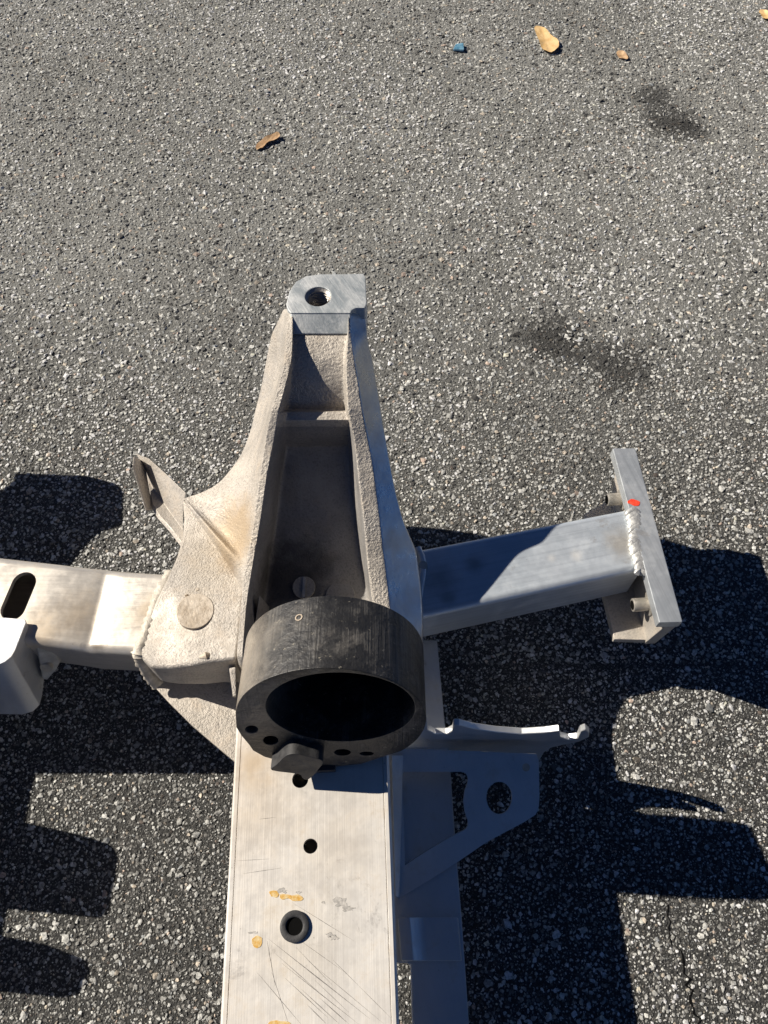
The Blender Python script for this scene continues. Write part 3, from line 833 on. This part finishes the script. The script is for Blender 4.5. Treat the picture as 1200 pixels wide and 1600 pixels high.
# weld bead of overlapping ripples along the plate
bm = bmesh.new()
w0, w1 = U(989, 800, BZ + .0022), U(1001, 898, BZ + .0022)
NR = 14
loops = []
d = (w1 - w0).normalized(); sd_ = d.cross(Vector((0, 0, 1))).normalized()
def bead_loop(t, k, dy):
    p = w0.lerp(w1, t) + Vector((.0010 * sin(t * 9), 0, 0))
    r = (.0074 - .0012 * t + .0007 * sin(t * 13)) * k
    return [p + sd_ * cos(2 * pi * i / 16) * r + Vector((0, 0, 1)) * sin(2 * pi * i / 16) * r * .46 - d * (.0042 * (1 - abs(cos(2 * pi * i / 16)))) for i in range(16)]
loops.append(bead_loop(-.02, .25, 0))
for q_ in range(NR):
    j = 1 + random.uniform(-.08, .08); o_ = random.uniform(-.22, .22)
    for f_, k_ in ((.04, .93), (.25, 1.0), (.62, 1.04), (.90, .98)):
        loops.append(bead_loop((q_ + f_ + o_ * f_ * (1 - f_)) / NR, k_ * j, 0))
loops.append(bead_loop(1.02, .3, 0))
add_loft(bm, loops)
finish('weld_bead', bm, M['weld'], rb, ang=32)
flake('paint_mark', [(981, 783), (986, 780), (992, 781), (999, 784), (999, 789), (993, 791), (986, 788), (981, 786)], EZ, M['red'], plate, .0004)

# -- lower rail plate beside the main rail, with strap ------------------------------
LZ = .054
bm = bmesh.new()
add_prism(bm, [U(x, y, LZ) for x, y in ((600, 1000), (683, 1000), (694, 1120), (704, 1205), (714, 1345), (722, 1440), (733, 1600), (748, 1800), (650, 1800), (641, 1508), (636, 1505), (624, 1505), (600, 1500))], (0, 0, -.006))
lp = finish('lower_plate', bm, M['sheet'], sub, .0012, 2)
bm = bmesh.new()
sx = [(621, .070), (640, .070), (652, .065), (664, .063), (715, .063)]
def strap_loop(py, dx):
    t = [U(x + dx, py, z) for x, z in sx]
    return t + [U(716 + dx, py + 1, LZ + .001), U(621 + dx, py + 1, LZ + .001)]
add_loft(bm, [strap_loop(1433, 0), strap_loop(1501, 6)])
finish('strap', bm, M['sheet'], lp, .0008, 2)

# -- pressed triangular bracket on the right of the rail -----------------------------
k0, k1 = U(800, 1180, .086), U(800, 1285, .072)
kn = Vector((1, 0, 0)).cross(k1 - k0).normalized()
if kn.z < 0: kn = -kn
KP = lambda x, y: UP(x, y, k0, kn)
out = [(612, 1170), (700, 1172), (790, 1176), (838, 1178), (842, 1190), (843, 1246), (842, 1260), (837, 1273), (820, 1284), (760, 1316), (718, 1345), (665, 1379), (622, 1404), (612, 1404)]
win = [(628, 1206), (720, 1206), (728, 1208), (731, 1215), (731, 1222), (726, 1236), (724, 1252), (726, 1268), (731, 1282), (731, 1290), (727, 1296), (700, 1310), (665, 1331), (633, 1352)]
ov = [(780 + 20 * cos(t) * (1 - .06 * sin(t)), 1247 + 25.5 * sin(t)) for t in np.linspace(0, 2 * pi, 28, endpoint=False)]
bm = bmesh.new()
add_prism(bm, [KP(*p) for p in out], -kn * .0035, [[KP(*p) for p in win], [KP(*p) for p in ov]])
br = finish('pressed_bracket', bm, M['sheet'], sub)
# upright flange along its far edge, with two notches
fy = U(800, 1146, .105).y
fp0, fn = Vector((0, fy, .105)), Vector((0, -1, 0))
FP = lambda x, y: UP(x, y, fp0, fn)
ft = [(600, 1112), (640, 1120), (660, 1123), (667, 1130), (668, 1141), (680, 1147), (698, 1147), (707, 1142), (709, 1133), (718, 1133), (740, 1139), (775, 1144), (815, 1147), (850, 1145), (874, 1142), (876, 1152), (888, 1156), (902, 1154), (907, 1143), (915, 1140), (921, 1145), (920, 1152), (905, 1159), (880, 1164), (862, 1168), (850, 1176), (842, 1190), (700, 1190), (600, 1190)]
bm = bmesh.new(); add_prism(bm, [FP(*p) for p in ft], (0, .0052, 0))
finish('bracket_flange', bm, M['sheet'], br, .0006, 1)
bm = bmesh.new(); q = KP(822, 1199)
add_cyl(bm, q - kn * .0005, kn, .0034, .0009, 14, .003); finish('spot', bm, M['rivet'], br)
bm = bmesh.new()     # skirt joining bracket and rail side
add_loft(bm, [[U(612, 1180, .10), U(630, 1180, .090), U(630, 1182, .06), U(612, 1182, .06)], [U(618, 1402, .075), U(624, 1402, .066), U(624, 1404, .056), U(618, 1404, .056)]])
finish('bracket_skirt', bm, M['sheet'], br, .0008, 2)

# -- black ring mount ------------------------------------------------------------------
RT = radians(15); rn = Vector((0, -cos(RT), sin(RT)))        # front face looks towards the viewer and up
rup = Vector((0, sin(RT), cos(RT))); rR = .0624
rB = U(524, 1196, .1640); rC = rB + rup * rR
def RF(x, y): return UP(x, y, rB, rn)
outl = [rC + (Vector((1, 0, 0)) * cos(t) + rup * sin(t)) * rR for t in np.linspace(radians(-42), radians(176), 60)]
outl += [RF(*p) for p in ((369, 1137), (377, 1150), (389, 1164), (395, 1173), (413, 1183), (424, 1186), (450, 1192), (490, 1196), (527, 1198), (565, 1194), (595, 1184))]
bc = RF(532, 1108)
bore = [bc + (Vector((1, 0, 0)) * cos(t) + rup * sin(t) * .88) * .0480 for t in np.linspace(2 * pi, 0, 64, endpoint=False)]
def oval(x, y, rx, ry, n=14):
    return [RF(x + rx * cos(t), y + ry * sin(t)) for t in np.linspace(0, 2 * pi, n, endpoint=False)]
holes = [bore, oval(393, 1140, 10, 6), oval(423, 1157, 12, 7), oval(535, 1176, 13, 5), oval(573, 1178, 11, 3)]
bm = bmesh.new()
add_prism(bm, outl, -rn * .055, holes)
ring = finish('ring_mount', bm, M['rubber'], sub, .0009, 2, 35)
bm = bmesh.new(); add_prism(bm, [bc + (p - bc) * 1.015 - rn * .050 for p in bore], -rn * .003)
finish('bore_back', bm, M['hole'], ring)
bm = bmesh.new()     # wedge tab on the ring's lower front
tf = [(424, 1204), (432, 1195), (447, 1181), (462, 1178), (480, 1182), (498, 1186), (505, 1192), (498, 1202), (490, 1212), (480, 1219), (472, 1216), (466, 1210)]
p0 = U(480, 1219, .1665)
tfw = catmull([UP(x, y, p0, rn) for x, y in tf], 3, True)
add_prism(bm, tfw, -rn * .019)
finish('tab', bm, M['grom'], ring, .0012, 2)
bm = bmesh.new()
add_prism(bm, [U(x, y, RZ + .006) for x, y in ((480, 1192), (524, 1192), (524, 1204), (480, 1206))], (0, 0, -.0058))
finish('tab_foot', bm, M['grom'], ring, .0006, 1)
bm = bmesh.new()     # faint ring mark left by a worn bubble on the rubber
mk = U(467, 965, 0)
mc = None
d = ray(467, 965); o3 = Vector((0, 0, CAM_H)); axd = -rn
best = None
for k in range(4000):
    q = o3 + d * (k * .0003)
    w = q - rC; w -= axd * w.dot(axd)
    if w.length < rR + .0002 and best is None: best = (q, w.normalized())
if best:
    lathe(bm, best[0], best[1], [(.0018, -.0006), (.0026, -.0006), (.0026, .0003), (.0018, .0003)], 24)
    finish('ring_mark', bm, M['yellow'] if False else M['rivet'], ring)
else: bm.free()

# -- second half of the frame, running out of the picture to the left --------------------
bm = bmesh.new()
X0, X1 = -.59, -.462
add_loft(bm, [[Vector((X0, -.5, .12)), Vector((X1, -.5, .12)), Vector((X1, -.5, .07)), Vector((X0, -.5, .07))],
              [Vector((X0, .36, .12)), Vector((X1, .36, .12)), Vector((X1, .36, .07)), Vector((X0, .36, .07))]])
far_rail = finish('main_rail', bm, M['rail'], sub, .004, 3)
def shade_plate(name, px, z, t, mat):
    off = Vector((-cos(SUN_A), sin(SUN_A), 0)) * SUN_K * z
    pts = [U(x, y, 0) + off for x, y in px]
    pts = [Vector((p.x, p.y, z)) for p in pts]
    bm = bmesh.new(); add_prism(bm, pts, (0, 0, -t)); return finish(name, bm, mat, sub, .003, 3)
shade_plate('mounting_arm', [(54, 748), (165, 752), (188, 758), (197, 770), (195, 822), (165, 832), (140, 852), (118, 880), (60, 960), (-260, 960), (-260, 800), (0, 778), (38, 774), (52, 762)], .12, .02, M['cast'])
shade_plate('bracket_lug', [(-40, 1275), (40, 1290), (120, 1308), (180, 1322), (189, 1340), (184, 1380), (174, 1430), (160, 1437), (25, 1424), (-60, 1420)], .12, .02, M['cast'])
shade_plate('bracket_lug', [(-60, 1460), (28, 1474), (110, 1490), (142, 1502), (146, 1520), (130, 1556), (105, 1562), (0, 1552), (-60, 1548)], .12, .02, M['cast'])
